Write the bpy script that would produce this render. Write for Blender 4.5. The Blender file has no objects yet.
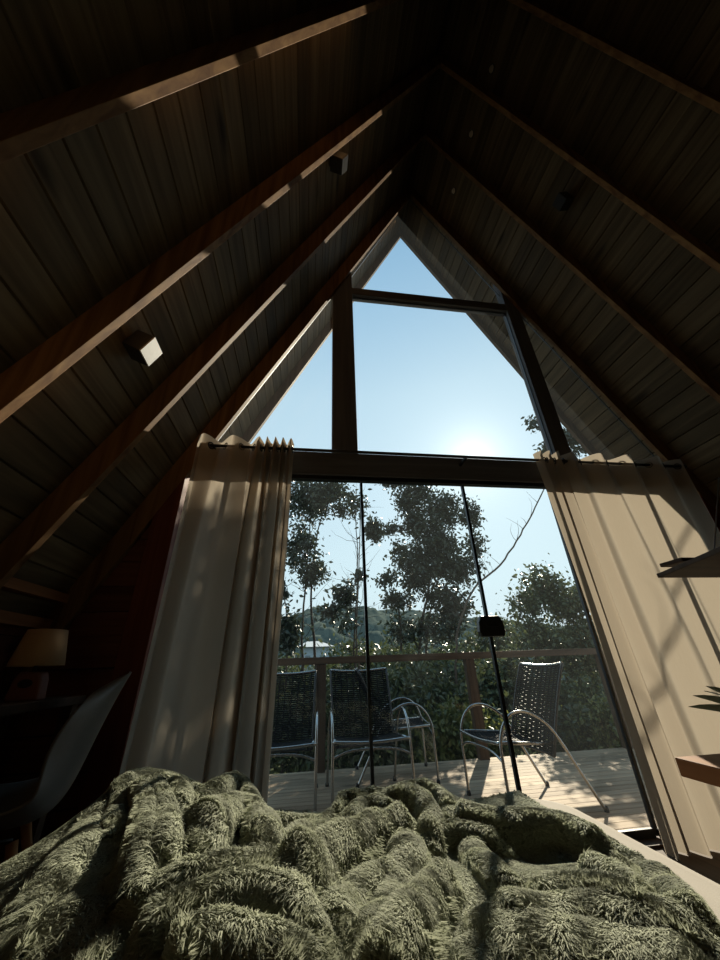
import bpy, bmesh, math, random
import numpy as np
from mathutils import Vector, Matrix
C = bpy.context.scene.collection
S = bpy.context.scene
random.seed(4)
RNG = np.random.default_rng(7)
PI = math.pi

# ------------------------------------------------------------------ camera (metres; x along the gable, y outwards, z up)
FPX = 352.75
CAM = np.array([-1.1592, -2.25, 0.95])
RV = np.array([0.99035388, -0.13462651, -0.03278574])
UV = np.array([-0.03375203, -0.46387764, 0.88525608])
FV = np.array([0.13438751, 0.87561021, 0.46394694])
cd = bpy.data.cameras.new('camera'); cam = bpy.data.objects.new('camera', cd); C.objects.link(cam)
cd.sensor_fit = 'VERTICAL'; cd.sensor_height = 36; cd.lens = FPX / 960 * 36; cd.clip_start = .02; cd.clip_end = 2000
m = Matrix.Identity(4)
for i in range(3):
    m[i][0] = RV[i]; m[i][1] = UV[i]; m[i][2] = -FV[i]; m[i][3] = CAM[i]
cam.matrix_world = m
S.camera = cam

def ray(px, py):
    return FV + RV * (px - 360) / FPX - UV * (py - 480) / FPX
def at(px, py, Y):
    """point on the vertical plane y = Y seen at that pixel of the survey photo"""
    d = ray(px, py); return Vector(CAM + d * (Y - CAM[1]) / d[1])
def atz(px, py, Z):
    d = ray(px, py); return Vector(CAM + d * (Z - CAM[2]) / d[2])

# ------------------------------------------------------------------ materials
M = {}
def newmat(name):
    mt = bpy.data.materials.new(name); mt.use_nodes = True
    M[name] = mt; nt = mt.node_tree
    return mt, nt, nt.nodes['Principled BSDF']
def N(nt, typ, **kw):
    n = nt.nodes.new(typ)
    for k, v in kw.items():
        if k.startswith('_'): setattr(n, k[1:], v)
        else: n.inputs[k.replace('__', ' ')].default_value = v
    return n
def plain(name, col, rough=.5, metal=0, bump=0, scale=60, var=.12, spec=.5):
    mt, nt, b = newmat(name)
    tc = N(nt, 'ShaderNodeTexCoord'); ns = N(nt, 'ShaderNodeTexNoise', Scale=scale, Detail=4.)
    nt.links.new(tc.outputs['Object'], ns.inputs['Vector'])
    mx = N(nt, 'ShaderNodeMix', _data_type='RGBA')
    mx.inputs[6].default_value = (*[c * (1 - var) for c in col], 1); mx.inputs[7].default_value = (*[min(1, c * (1 + var)) for c in col], 1)
    nt.links.new(ns.outputs['Fac'], mx.inputs[0]); nt.links.new(mx.outputs[2], b.inputs['Base Color'])
    b.inputs['Roughness'].default_value = rough; b.inputs['Metallic'].default_value = metal
    b.inputs['Specular IOR Level'].default_value = spec
    if bump:
        bp = N(nt, 'ShaderNodeBump', Strength=bump, Distance=.005)
        nt.links.new(ns.outputs['Fac'], bp.inputs['Height']); nt.links.new(bp.outputs['Normal'], b.inputs['Normal'])
    return mt
def wood(name, c1, c2, axis='Y', rough=.65, knots=True, spec=.10, grain=1.0, tint=True):
    """timber with long grain along an object axis, knots, and a tint per plank (face attribute)"""
    mt, nt, b = newmat(name)
    tc = N(nt, 'ShaderNodeTexCoord'); mp = N(nt, 'ShaderNodeMapping')
    sc = {'X': (1.2, 22, 22), 'Y': (22, 1.2, 22), 'Z': (22, 22, 1.2)}[axis]
    mp.inputs['Scale'].default_value = tuple(s * grain for s in sc)
    nt.links.new(tc.outputs['Object'], mp.inputs['Vector'])
    add = N(nt, 'ShaderNodeVectorMath', _operation='ADD')
    at_ = N(nt, 'ShaderNodeAttribute', _attribute_name='tint')
    ml = N(nt, 'ShaderNodeMath', _operation='MULTIPLY'); ml.inputs[1].default_value = 37.
    nt.links.new(at_.outputs['Fac'], ml.inputs[0])
    nt.links.new(mp.outputs[0], add.inputs[0]); nt.links.new(ml.outputs[0], add.inputs[1])
    n1 = N(nt, 'ShaderNodeTexNoise', Scale=1., Detail=6., Distortion=.6)
    nt.links.new(add.outputs[0], n1.inputs['Vector'])
    rp = N(nt, 'ShaderNodeValToRGB'); e = rp.color_ramp.elements
    e[0].position = .3; e[0].color = (*c1, 1); e[1].position = .72; e[1].color = (*c2, 1)
    nt.links.new(n1.outputs['Fac'], rp.inputs[0])
    # plank tint
    mr = N(nt, 'ShaderNodeMapRange'); mr.inputs['To Min'].default_value = .72; mr.inputs['To Max'].default_value = 1.28
    nt.links.new(at_.outputs['Fac'], mr.inputs['Value'])
    vm = N(nt, 'ShaderNodeVectorMath', _operation='SCALE')
    nt.links.new(rp.outputs[0], vm.inputs[0])
    if tint: nt.links.new(mr.outputs[0], vm.inputs['Scale'])
    else: vm.inputs['Scale'].default_value = 1
    last = vm.outputs[0]
    if knots:
        mp2 = N(nt, 'ShaderNodeMapping'); s2 = {'X': (2.2, 7, 7), 'Y': (7, 2.2, 7), 'Z': (7, 7, 2.2)}[axis]
        mp2.inputs['Scale'].default_value = s2
        nt.links.new(tc.outputs['Object'], mp2.inputs['Vector'])
        vo = N(nt, 'ShaderNodeTexVoronoi', Scale=.6); nt.links.new(mp2.outputs[0], vo.inputs['Vector'])
        kr = N(nt, 'ShaderNodeMapRange'); kr.inputs['From Min'].default_value = .04; kr.inputs['From Max'].default_value = .16
        kr.inputs['To Min'].default_value = .35; kr.inputs['To Max'].default_value = 1.
        nt.links.new(vo.outputs['Distance'], kr.inputs['Value'])
        v2 = N(nt, 'ShaderNodeVectorMath', _operation='SCALE'); nt.links.new(last, v2.inputs[0]); nt.links.new(kr.outputs[0], v2.inputs['Scale'])
        last = v2.outputs[0]
    nt.links.new(last, b.inputs['Base Color'])
    b.inputs['Roughness'].default_value = rough; b.inputs['Specular IOR Level'].default_value = spec
    bp = N(nt, 'ShaderNodeBump', Strength=.25, Distance=.002)
    nt.links.new(n1.outputs['Fac'], bp.inputs['Height']); nt.links.new(bp.outputs['Normal'], b.inputs['Normal'])
    return mt
wood('roof_boards', (.074, .053, .030), (.152, .115, .067), 'Y')
wood('rafter_wood', (.125, .060, .026), (.29, .165, .070), 'Z', knots=False)
wood('frame_wood', (.095, .096, .104), (.15, .15, .162), 'Z', knots=False, tint=False)
wood('frame_wood_x', (.095, .096, .104), (.15, .15, .162), 'X', knots=False, tint=False)
wood('red_wood', (.13, .038, .024), (.21, .07, .045), 'Z')
wood('red_wood_x', (.085, .034, .022), (.15, .06, .038), 'X')
wood('deck_wood', (.21, .152, .10), (.38, .29, .195), 'X', rough=.7)
wood('rail_wood', (.07, .045, .03), (.13, .09, .06), 'X', rough=.7)
wood('post_wood', (.07, .045, .03), (.13, .09, .06), 'Z', rough=.7)
wood('floor_wood', (.08, .05, .03), (.16, .10, .06), 'Y')
wood('orange_wood', (.17, .07, .028), (.28, .13, .055), 'Y', tint=False, knots=False)
wood('leg_wood', (.40, .20, .09), (.55, .30, .14), 'Z', tint=False, knots=False)
wood('dark_wood', (.05, .035, .025), (.09, .06, .045), 'X', tint=False)
wood('bark', (.05, .04, .03), (.13, .10, .08), 'Z', rough=.9, spec=.1)
plain('black_metal', (.015, .015, .016), .4, 0, 0, spec=.5)
plain('dark_frame', (.03, .033, .036), .35, .6)
plain('chrome', (.40, .40, .39), .25, 1.)
plain('bright_channel', (.25, .25, .26), .6, .3)
plain('cord_black', (.008, .008, .008), .6, spec=.1, scale=200)
plain('sconce_face', (.40, .40, .39), .5)
plain('shade_cloth', (.40, .28, .16), .9, scale=300, bump=.1)
plain('shell_plastic', (.16, .17, .17), .4)
plain('ceramic_red', (.22, .09, .07), .6, bump=.2)
plain('sheet_cloth', (.27, .24, .20), .9, scale=250, bump=.1)
plain('house_wall', (.32, .40, .46), .8, scale=4)
plain('house_roof', (.34, .38, .41), .7, scale=6)
plain('shutter', (.16, .20, .22), .6)
plain('ground', (.045, .05, .025), 1., scale=2, var=.4, spec=0.)
plain('pale_disc', (.55, .47, .36), .7)
plain('door_lock', (.03, .032, .036), .35, .3)

def glassmat():
    mt, nt, b = newmat('clear_glass'); nt.nodes.remove(b); out = nt.nodes['Material Output']
    tr = N(nt, 'ShaderNodeBsdfTransparent'); tr.inputs[0].default_value = (.97, .98, .98, 1)
    gl = N(nt, 'ShaderNodeBsdfGlossy'); gl.inputs['Roughness'].default_value = .01
    fr = N(nt, 'ShaderNodeFresnel', IOR=1.35); mx = N(nt, 'ShaderNodeMixShader')
    ge = N(nt, 'ShaderNodeNewGeometry'); iv = N(nt, 'ShaderNodeMath', _operation='SUBTRACT'); iv.inputs[0].default_value = 1.
    nt.links.new(ge.outputs['Backfacing'], iv.inputs[1])
    ml = N(nt, 'ShaderNodeMath', _operation='MULTIPLY'); nt.links.new(fr.outputs[0], ml.inputs[0]); nt.links.new(iv.outputs[0], ml.inputs[1])
    nt.links.new(ml.outputs[0], mx.inputs[0]); nt.links.new(tr.outputs[0], mx.inputs[1]); nt.links.new(gl.outputs[0], mx.inputs[2])
    veil = N(nt, 'ShaderNodeBsdfTranslucent'); veil.inputs[0].default_value = (.85, .95, 1, 1)      # faint translucent mix that imitates a hazy veil over the panes
    m2 = N(nt, 'ShaderNodeMixShader'); m2.inputs[0].default_value = .004
    nt.links.new(mx.outputs[0], m2.inputs[1]); nt.links.new(veil.outputs[0], m2.inputs[2]); nt.links.new(m2.outputs[0], out.inputs[0])
glassmat()
def clothmat(name, col, through, trans):
    mt, nt, b = newmat(name); nt.nodes.remove(b); out = nt.nodes['Material Output']
    tc = N(nt, 'ShaderNodeTexCoord'); wv = N(nt, 'ShaderNodeTexNoise', Scale=220., Detail=2.)
    mp = N(nt, 'ShaderNodeMapping'); mp.inputs['Scale'].default_value = (1, 1, .08)
    nt.links.new(tc.outputs['Object'], mp.inputs[0]); nt.links.new(mp.outputs[0], wv.inputs['Vector'])
    mx0 = N(nt, 'ShaderNodeMix', _data_type='RGBA'); mx0.inputs[6].default_value = (*[c * .9 for c in col], 1); mx0.inputs[7].default_value = (*[min(1, c * 1.08) for c in col], 1)
    nt.links.new(wv.outputs['Fac'], mx0.inputs[0])
    d = N(nt, 'ShaderNodeBsdfDiffuse'); t = N(nt, 'ShaderNodeBsdfTranslucent'); mx = N(nt, 'ShaderNodeMixShader'); mx.inputs[0].default_value = trans
    nt.links.new(mx0.outputs[2], d.inputs[0]); t.inputs[0].default_value = (*through, 1)
    nt.links.new(d.outputs[0], mx.inputs[1]); nt.links.new(t.outputs[0], mx.inputs[2]); nt.links.new(mx.outputs[0], out.inputs[0])
clothmat('curtain_cloth', (.37, .285, .20), (.45, .39, .31), .34)
def leafmat(name, c1, c2, trans=.3, rough=.35):
    mt, nt, b = newmat(name); out = nt.nodes['Material Output']
    at_ = N(nt, 'ShaderNodeAttribute', _attribute_name='tint')
    mx0 = N(nt, 'ShaderNodeMix', _data_type='RGBA'); mx0.inputs[6].default_value = (*c1, 1); mx0.inputs[7].default_value = (*c2, 1)
    nt.links.new(at_.outputs['Fac'], mx0.inputs[0]); nt.links.new(mx0.outputs[2], b.inputs['Base Color'])
    b.inputs['Roughness'].default_value = rough
    t = N(nt, 'ShaderNodeBsdfTranslucent'); nt.links.new(mx0.outputs[2], t.inputs[0])
    mx = N(nt, 'ShaderNodeMixShader'); mx.inputs[0].default_value = trans
    nt.links.new(b.outputs[0], mx.inputs[1]); nt.links.new(t.outputs[0], mx.inputs[2]); nt.links.new(mx.outputs[0], out.inputs[0])
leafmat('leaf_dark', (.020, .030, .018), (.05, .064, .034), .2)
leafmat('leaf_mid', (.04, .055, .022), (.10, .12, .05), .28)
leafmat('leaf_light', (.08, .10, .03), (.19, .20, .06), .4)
leafmat('leaf_plant', (.15, .17, .12), (.22, .24, .17), .15, .6)
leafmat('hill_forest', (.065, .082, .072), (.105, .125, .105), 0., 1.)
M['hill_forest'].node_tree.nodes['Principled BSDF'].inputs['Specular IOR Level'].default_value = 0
leafmat('fur', (.250, .268, .198), (.47, .49, .37), .45, .8)
M['fur'].node_tree.nodes['Principled BSDF'].inputs['Specular IOR Level'].default_value = .25
plain('blanket_base', (.20, .214, .158), .95, scale=90, var=.3)

# ------------------------------------------------------------------ mesh helpers
class MB:
    def __init__(s): s.v = []; s.f = []; s.t = []; s.sm = []
    def add(s, vs, fs, tint=0., smooth=False):
        o = len(s.v); s.v += [tuple(x) for x in vs]
        for f in fs: s.f.append([o + i for i in f]); s.t.append(tint); s.sm.append(smooth)
        return s
    def box(s, lo, hi, tint=0., mat=None):
        x0, y0, z0 = lo; x1, y1, z1 = hi
        vs = [(x0, y0, z0), (x1, y0, z0), (x1, y1, z0), (x0, y1, z0), (x0, y0, z1), (x1, y0, z1), (x1, y1, z1), (x0, y1, z1)]
        if mat: vs = [mat @ Vector(v) for v in vs]
        return s.add(vs, [(0, 3, 2, 1), (4, 5, 6, 7), (0, 1, 5, 4), (1, 2, 6, 5), (2, 3, 7, 6), (3, 0, 4, 7)], tint)
    def prism(s, poly, y0, y1, tint=0.):
        """polygon in x,z extruded along y"""
        n = len(poly); a = sum(poly[i][0] * poly[(i + 1) % n][1] - poly[(i + 1) % n][0] * poly[i][1] for i in range(n))
        if a < 0: poly = poly[::-1]
        vs = [(x, y0, z) for x, z in poly] + [(x, y1, z) for x, z in poly]
        return s.add(vs, [tuple(range(n)), tuple(range(2 * n - 1, n - 1, -1))] + [(i + n, (i + 1) % n + n, (i + 1) % n, i) for i in range(n)], tint)
    def prism_z(s, poly, z0, z1, tint=0.):
        n = len(poly); a = sum(poly[i][0] * poly[(i + 1) % n][1] - poly[(i + 1) % n][0] * poly[i][1] for i in range(n))
        if a < 0: poly = poly[::-1]
        vs = [(x, y, z0) for x, y in poly] + [(x, y, z1) for x, y in poly]
        return s.add(vs, [tuple(range(n - 1, -1, -1)), tuple(range(n, 2 * n))] + [(i, (i + 1) % n, (i + 1) % n + n, i + n) for i in range(n)], tint)
    def tube(s, pts, r, n=10, tint=0., closed=False, caps=True):
        pts = [Vector(p) for p in pts]; k = len(pts)
        rs = r if isinstance(r, (list, tuple)) else [r] * k
        up = Vector((0, 0, 1)); vs = []; prev = None
        for i, p in enumerate(pts):
            if closed: d = pts[(i + 1) % k] - pts[i - 1]
            else: d = pts[min(i + 1, k - 1)] - pts[max(i - 1, 0)]
            d.normalize()
            if prev is None:
                a = d.cross(up)
                if a.length < .1: a = d.cross(Vector((1, 0, 0)))
            else: a = prev - d * prev.dot(d)
            a.normalize(); prev = a; b = d.cross(a)
            for j in range(n):
                t = 2 * PI * j / n; vs.append(p + (a * math.cos(t) + b * math.sin(t)) * rs[i])
        fs = []
        for i in range(k if closed else k - 1):
            i2 = (i + 1) % k
            for j in range(n):
                j2 = (j + 1) % n; fs.append((i * n + j, i * n + j2, i2 * n + j2, i2 * n + j))
        s.add(vs, fs, tint, True)
        if caps and not closed:
            o = len(s.v) - k * n
            s.f.append([o + j for j in range(n - 1, -1, -1)]); s.t.append(tint); s.sm.append(False)
            s.f.append([o + (k - 1) * n + j for j in range(n)]); s.t.append(tint); s.sm.append(False)
        return s
    def lathe(s, prof, n=32, c=(0, 0, 0), tint=0.):
        vs = []; k = len(prof)
        for r, z in prof:
            for j in range(n):
                t = 2 * PI * j / n; vs.append((c[0] + r * math.cos(t), c[1] + r * math.sin(t), c[2] + z))
        fs = [(i * n + j, i * n + (j + 1) % n, (i + 1) * n + (j + 1) % n, (i + 1) * n + j) for i in range(k - 1) for j in range(n)]
        return s.add(vs, fs, tint, True)
    def build(s, name, mat, parent=None, loc=(0, 0, 0), bevel=0, local=False):
        me = bpy.data.meshes.new(name); me.from_pydata(s.v, [], s.f); me.materials.append(M[mat])
        a = me.attributes.new('tint', 'FLOAT', 'FACE'); a.data.foreach_set('value', np.array(s.t, dtype=np.float32))
        me.polygons.foreach_set('use_smooth', np.array(s.sm, dtype=bool)); me.update()
        o = bpy.data.objects.new(name, me); C.objects.link(o)
        if not local and any(loc):
            me.transform(Matrix.Translation(-Vector(loc)))
        o.location = loc
        if parent is not None:
            o.parent = parent
            if not local: o.location = Vector(loc) - parent.matrix_basis.translation
        if bevel:
            b = o.modifiers.new('bevel', 'BEVEL'); b.width = bevel; b.segments = 2; b.limit_method = 'ANGLE'
        return o
def npmesh(name, v, faces, mat, parent=None, tint=None, smooth=False, dom='FACE'):
    """faces: list of (k, int array n*k)"""
    me = bpy.data.meshes.new(name); me.vertices.add(len(v)); me.vertices.foreach_set('co', v.astype(np.float32).ravel())
    idx = np.concatenate([f.ravel() for f in faces]).astype(np.int32)
    tot = np.concatenate([np.full(len(f), f.shape[1], np.int32) for f in faces])
    me.loops.add(len(idx)); me.loops.foreach_set('vertex_index', idx)
    me.polygons.add(len(tot)); me.polygons.foreach_set('loop_start', np.concatenate([[0], np.cumsum(tot)[:-1]]).astype(np.int32))
    me.polygons.foreach_set('use_smooth', np.full(len(tot), smooth))
    me.update(calc_edges=True); me.materials.append(M[mat])
    if tint is not None:
        a = me.attributes.new('tint', 'FLOAT', dom); a.data.foreach_set('value', tint.astype(np.float32))
    o = bpy.data.objects.new(name, me); C.objects.link(o)
    if parent is not None: o.parent = parent; o.matrix_parent_inverse = parent.matrix_basis.inverted()
    return o
def tag(o, label=None, cat=None, group=None, kind=None):
    for k, v in (('label', label), ('category', cat), ('group', group), ('kind', kind)):
        if v: o[k] = v
    return o
def thing(name, label, cat, loc=(0, 0, 0), rz=0, group=None):
    o = bpy.data.objects.new(name, None); C.objects.link(o); o.location = loc; o.rotation_euler = (0, 0, rz)
    o.empty_display_size = .1
    return tag(o, label, cat, group)
def struct(o): o['kind'] = 'structure'; return o
def copy_tree(o, parent=None):
    c = o.copy(); C.objects.link(c)
    if parent is not None: c.parent = parent
    for ch in list(o.children): copy_tree(ch, c)
    return c

# ------------------------------------------------------------------ A-frame shell
K = 2.128; HR = 6.3634; HB = 6.6422; SW = .0376
LS = math.sqrt(1 + K * K)
FLOOR = .08; DECK = -.02
def planks(sg, zfoot, y0, y1):
    """tongue-and-groove boards of one roof slope, running out to the overhang"""
    mb = MB(); pitch = .1405; s_end = (HB - zfoot) / K * LS; th = .022; ch = .0055
    nrm = (sg * K / LS, 1 / LS)                              # outward, up
    dn = (sg / LS, -K / LS)
    k = 0; s = .0; rr = random.Random(3 if sg < 0 else 9)
    while s < s_end:
        e = min(s + pitch, s_end)
        def P(ss, d): return (dn[0] * ss + nrm[0] * d, HB + dn[1] * ss + nrm[1] * d)
        poly = [P(s + ch, 0), P(e - ch, 0), P(e, .013), P(e, th), P(s, th), P(s, .013)]
        mb.prism(poly, y0, y1, rr.random()); s = e; k += 1
    return mb
struct(planks(-1, .9, -4.4, .575).build('wall_left', 'roof_boards'))
struct(planks(1, .9, -4.4, .575).build('wall_right', 'roof_boards'))
# roofing over the boards
for sg, nm in ((-1, 'ceiling'), (1, 'ceiling')):
    o = .03 * LS
    p = [(0, HB + o), (sg * (HB - 1.0) / K, 1.0 + o), (sg * (HB - 1.0) / K, 1.0 + o + .08), (0, HB + o + .08)]
    struct(MB().prism(p, -4.4, .58).build(nm, 'dark_frame'))
RAFT = [0., -.5966, -1.1491, -1.7028, -2.2562, -2.81]
for sg, side in ((-1, 'left'), (1, 'right')):
    for i, y in enumerate(RAFT[:4]):
        xf = (HB - .12) / K
        poly = [(0, HR), (sg * (HR - .12) / K, .12), (sg * xf, .12), (0, HB)]
        o = MB().prism(poly, y - SW, y, random.random()).build('rafter', 'rafter_wood', loc=(sg * .9, y, 4.4), bevel=.002)
        what = ['reddish brown sloping timber rafter, against the gable window frame', 'reddish brown sloping timber rafter, second one back from the gable window', 'reddish brown sloping timber rafter, third one back from the gable window', 'reddish brown sloping timber rafter, fourth back from the gable window'][i]
        tag(o, what + ', on the %s slope' % side, 'rafter', 'rafters of the %s roof slope' % side)
    # barge rafter on the overhang
    HG = 6.452
    poly = [(0, HG), (sg * (HG - .12) / K, .12), (sg * (HB - .12) / K, .12), (0, HB)]
    o = MB().prism(poly, .505, .545, .5).build('barge_rafter', 'post_wood', loc=(sg * .9, .52, 4.4))
    tag(o, 'outermost rafter under the roof overhang outside the glass, on the %s slope' % side, 'rafter')
struct(MB().box((-3.1, -4.4, FLOOR - .1), (3.1, .0, FLOOR)).build('floor', 'floor_wood'))
struct(MB().prism([(-3.1, 0), (3.1, 0), (3.1, 1.3), (0, 6.8), (-3.1, 1.3)], -4.45, -4.35).build('wall_back', 'roof_boards'))
for sg, nm in ((-1, 'wall_left_low'), (1, 'wall_right_low')):
    mb = MB()
    z = FLOOR
    while z < 1.34:
        z2 = min(z + .15, 1.36); x0 = sg * 2.56
        mb.box((min(x0, x0 + sg * .05), -4.4, z), (max(x0, x0 + sg * .05), .0, z2 - .004), random.random()); z = z2
    mb.box((min(sg * 2.6, sg * 2.8), -4.4, 0), (max(sg * 2.6, sg * 2.8), 0, 1.6))
    struct(mb.build(nm, 'red_wood_x'))
    struct(MB().box((min(sg * 2.46, sg * 2.62), -4.4, 1.30), (max(sg * 2.46, sg * 2.62), -.04, 1.345)).build('trim_1' if sg < 0 else 'trim_2', 'orange_wood'))
    struct(MB().box((min(sg * 2.49, sg * 2.57), -4.4, 1.165), (max(sg * 2.49, sg * 2.57), -.06, 1.215)).build('trim_3' if sg < 0 else 'trim_4', 'orange_wood'))
# gable corner infill walls, jamb posts
for sg, nm in ((-1, 'wall_front_left'), (1, 'wall_front_right')):
    mb = MB(); z = 0.
    while z < 2.1:
        z2 = z + .14
        xo0 = min(3.05, (HB - z) / K); xo1 = (HB - z2) / K
        if xo1 > 2.16: mb.prism([(sg * 2.14, z), (sg * xo0, z), (sg * min(3.05, xo1), z2 - .005), (sg * 2.14, z2 - .005)], .0, .05, random.random())
        z = z2
    mb.prism([(sg * 2.14, 0), (sg * 3.05, 0), (sg * 2.99, .3), (sg * 2.14, 2.09)], .05, .08, .5)
    struct(mb.build(nm, 'red_wood_x'))
    xa, xb = sorted((sg * 2.0, sg * 2.14))
    struct(MB().prism([(sg * 2.0, -.02), (sg * 2.14, -.02), (sg * 2.14, (HB - .02) - K * 2.14), (sg * 2.0, (HB - .02) - K * 2.0)], -.035, .09).build('trim_5' if sg < 0 else 'trim_6', 'red_wood', bevel=.003))
    xa, xb = sorted((sg * 2.141, sg * 2.52))
    struct(MB().box((xa, -.03, .98), (xb, .0, 1.13), .6).build('trim_7' if sg < 0 else 'trim_8', 'red_wood_x', bevel=.003))
# gable frame
def frame(name, poly, y0=0., y1=.09, mat='frame_wood'): return struct(MB().prism(poly, y0, y1).build(name, mat, bevel=.003))
xe = lambda z: (HB - .02 - z) / K
frame('beam_header', [(-xe(2.179), 2.179), (xe(2.179), 2.179), (xe(2.368), 2.368), (-xe(2.368), 2.368)], mat='frame_wood_x')
frame('trim_9', [(-2.0, 2.150), (2.0, 2.150), (2.0, 2.185), (-2.0, 2.185)], .018, .068, 'dark_frame')
frame('beam_collar', [(-xe(4.262), 4.262), (xe(4.262), 4.262), (xe(4.3645), 4.3645), (-xe(4.3645), 4.3645)], .004, .086, mat='frame_wood_x')
frame('trim_10', [(-1.0128, 2.36), (-.8222, 2.36), (-.8222, HB - .03 - K * .8222), (-1.0128, HB - .03 - K * 1.0128)])
frame('trim_11', [(.846, 2.36), (.9939, 2.36), (.9939, HB - .03 - K * .9939), (.846, HB - .03 - K * .846)])
# gable panes with their metal channels
hw = lambda z: (HR + .06 - z) / K
panes = [[(-hw(2.368), 2.368), (-1.0128, 2.368), (-1.0128, HR + .06 - K * 1.0128)],
         [(-.8222, 2.368), (.846, 2.368), (.846, 4.262), (-.8222, 4.262)],
         [(-.93, 4.3645), (.93, 4.3645), (0, HR + .06)],
         [(.9939, 2.368), (hw(2.368), 2.368), (.9939, HR + .06 - K * .9939)]]
for i, p in enumerate(panes):
    w = MB().prism(p, .040, .046).build('window_%d' % (i + 1), 'clear_glass'); struct(w)
    mb = MB(); q = [Vector((x, 0, z)) for x, z in p]
    for j in range(len(q)):
        a, b = q[j], q[(j + 1) % len(q)]; d = (b - a).normalized(); cen = sum(q, Vector()) / len(q)
        n = Vector((-d.z, 0, d.x)); n = n if n.dot(cen - a) > 0 else -n
        mb.prism([(a.x, a.z), (b.x, b.z), ((b + n * .006).x, (b + n * .006).z), ((a + n * .006).x, (a + n * .006).z)], .037, .049)
    mb.build('window_channel', 'bright_channel' if i == 0 else 'dark_frame', w)  # left channel gets a lighter metal to paint in its highlight
# sliding glass doors
xs = [-2.0, -1.58, -.80, -.02, .71, 1.45, 2.0]
for i in range(6):
    a, b = xs[i], xs[i + 1]; yy = .028 + .016 * (i % 2)
    d = MB().box((a, yy, FLOOR + .03), (b, yy + .008, 2.14)).build('door_%d' % (i + 1), 'clear_glass'); struct(d)
    if i < 5: MB().box((b - .009, yy - .008, FLOOR + .02), (b + .009, yy + .016, 2.138)).build('stile', 'dark_frame', d)
    MB().box((a + .01, yy - .006, FLOOR + .012), (b - .01, yy + .014, FLOOR + .05)).build('bottom_rail', 'dark_frame', d)
    if i == 2:
        z0 = 1.078
        pts = [(-.075, 0), (-.085, .03), (-.08, .085), (-.06, .12), (.06, .12), (.08, .085), (.085, .03), (.075, 0)]
        lk = MB().prism([(b + x, z0 + z) for x, z in pts], yy - .045, yy - .002).build('lock_box', 'door_lock', d, bevel=.006)
        MB().box((b - .035, yy - .052, z0 + .055), (b + .035, yy - .043, z0 + .07)).build('latch', 'dark_frame', lk)
struct(MB().box((-2.05, -.03, -.02), (2.05, .12, FLOOR + .012)).build('trim_12', 'dark_wood'))

# wall sconces
def sconce(px, py, sg, label, face):
    """black cube lamp on a roof slope, face plate towards the room"""
    d = ray(px, py); h = HB - .112 * LS; t = (h - CAM[2] - sg * K * CAM[0]) / (d[2] + sg * K * d[0])
    c = Vector(CAM + d * t) - Vector((-sg * K / LS, 0, -1 / LS)) * .112; x, y, z = c
    root = thing('wall_sconce', label, 'wall lamp', (x, y, z), 0, 'cube lamps on the roof slopes')
    n = Vector((-sg * K / LS, 0, -1 / LS)); dn = Vector((sg / LS, 0, -K / LS)); yv = Vector((0, 1, 0))
    mt = Matrix(((dn.x, 0, n.x), (dn.y, 1, n.y), (dn.z, 0, n.z))).to_4x4()
    MB().box((-.03, -.03, .0), (.03, .03, .02), mat=mt).build('wall_plate', 'black_metal', root, local=True)
    MB().box((-.052, -.05, .015), (.052, .05, .105), mat=mt).build('housing', 'black_metal', root, local=True, bevel=.003)
    MB().box((-.05, -.048, .105), (.05, .048, .112), mat=mt).build('face_plate', face, root, local=True)
    return root
sconce(152, 352, -1, 'small cube wall lamp with a pale front face on the left boards, lower one', 'sconce_face')
sconce(345, 165, -1, 'small dark cube wall lamp high on the left boards, under the third rafter', 'black_metal')  # same fixture as the lower lamp, face blackened to paint in its shade
sconce(559, 202, 1, 'small dark cube wall lamp on the shaded right boards', 'black_metal')  # face blackened here too, shade put into the material
for y, lb in ((-1.31, 'small pale round spot fitting near the ridge, farthest from the glass'), (-.85, 'small pale round spot fitting near the ridge, middle one of three'), (-.345, 'small pale round spot fitting near the ridge, closest to the glass')):
    x = .375; z = HB - K * x
    t = thing('ceiling_spot', lb, 'ceiling light', (x, y, z), 0, 'round spots near the ridge')
    n = Vector((-K / LS, 0, -1 / LS)); mt = n.to_track_quat('Z', 'Y').to_matrix().to_4x4()
    mb = MB().lathe([(.0, .016), (.022, .014), (.028, .0), (.028, -.01)], 20); mb.v = [tuple(mt @ Vector(v)) for v in mb.v]
    mb.build('lens', 'pale_disc', t, local=True)
    mb = MB().lathe([(.029, -.01), (.029, .006), (.036, .004), (.036, -.01)], 20); mb.v = [tuple(mt @ Vector(v)) for v in mb.v]
    mb.build('ring', 'black_metal', t, local=True)

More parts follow.
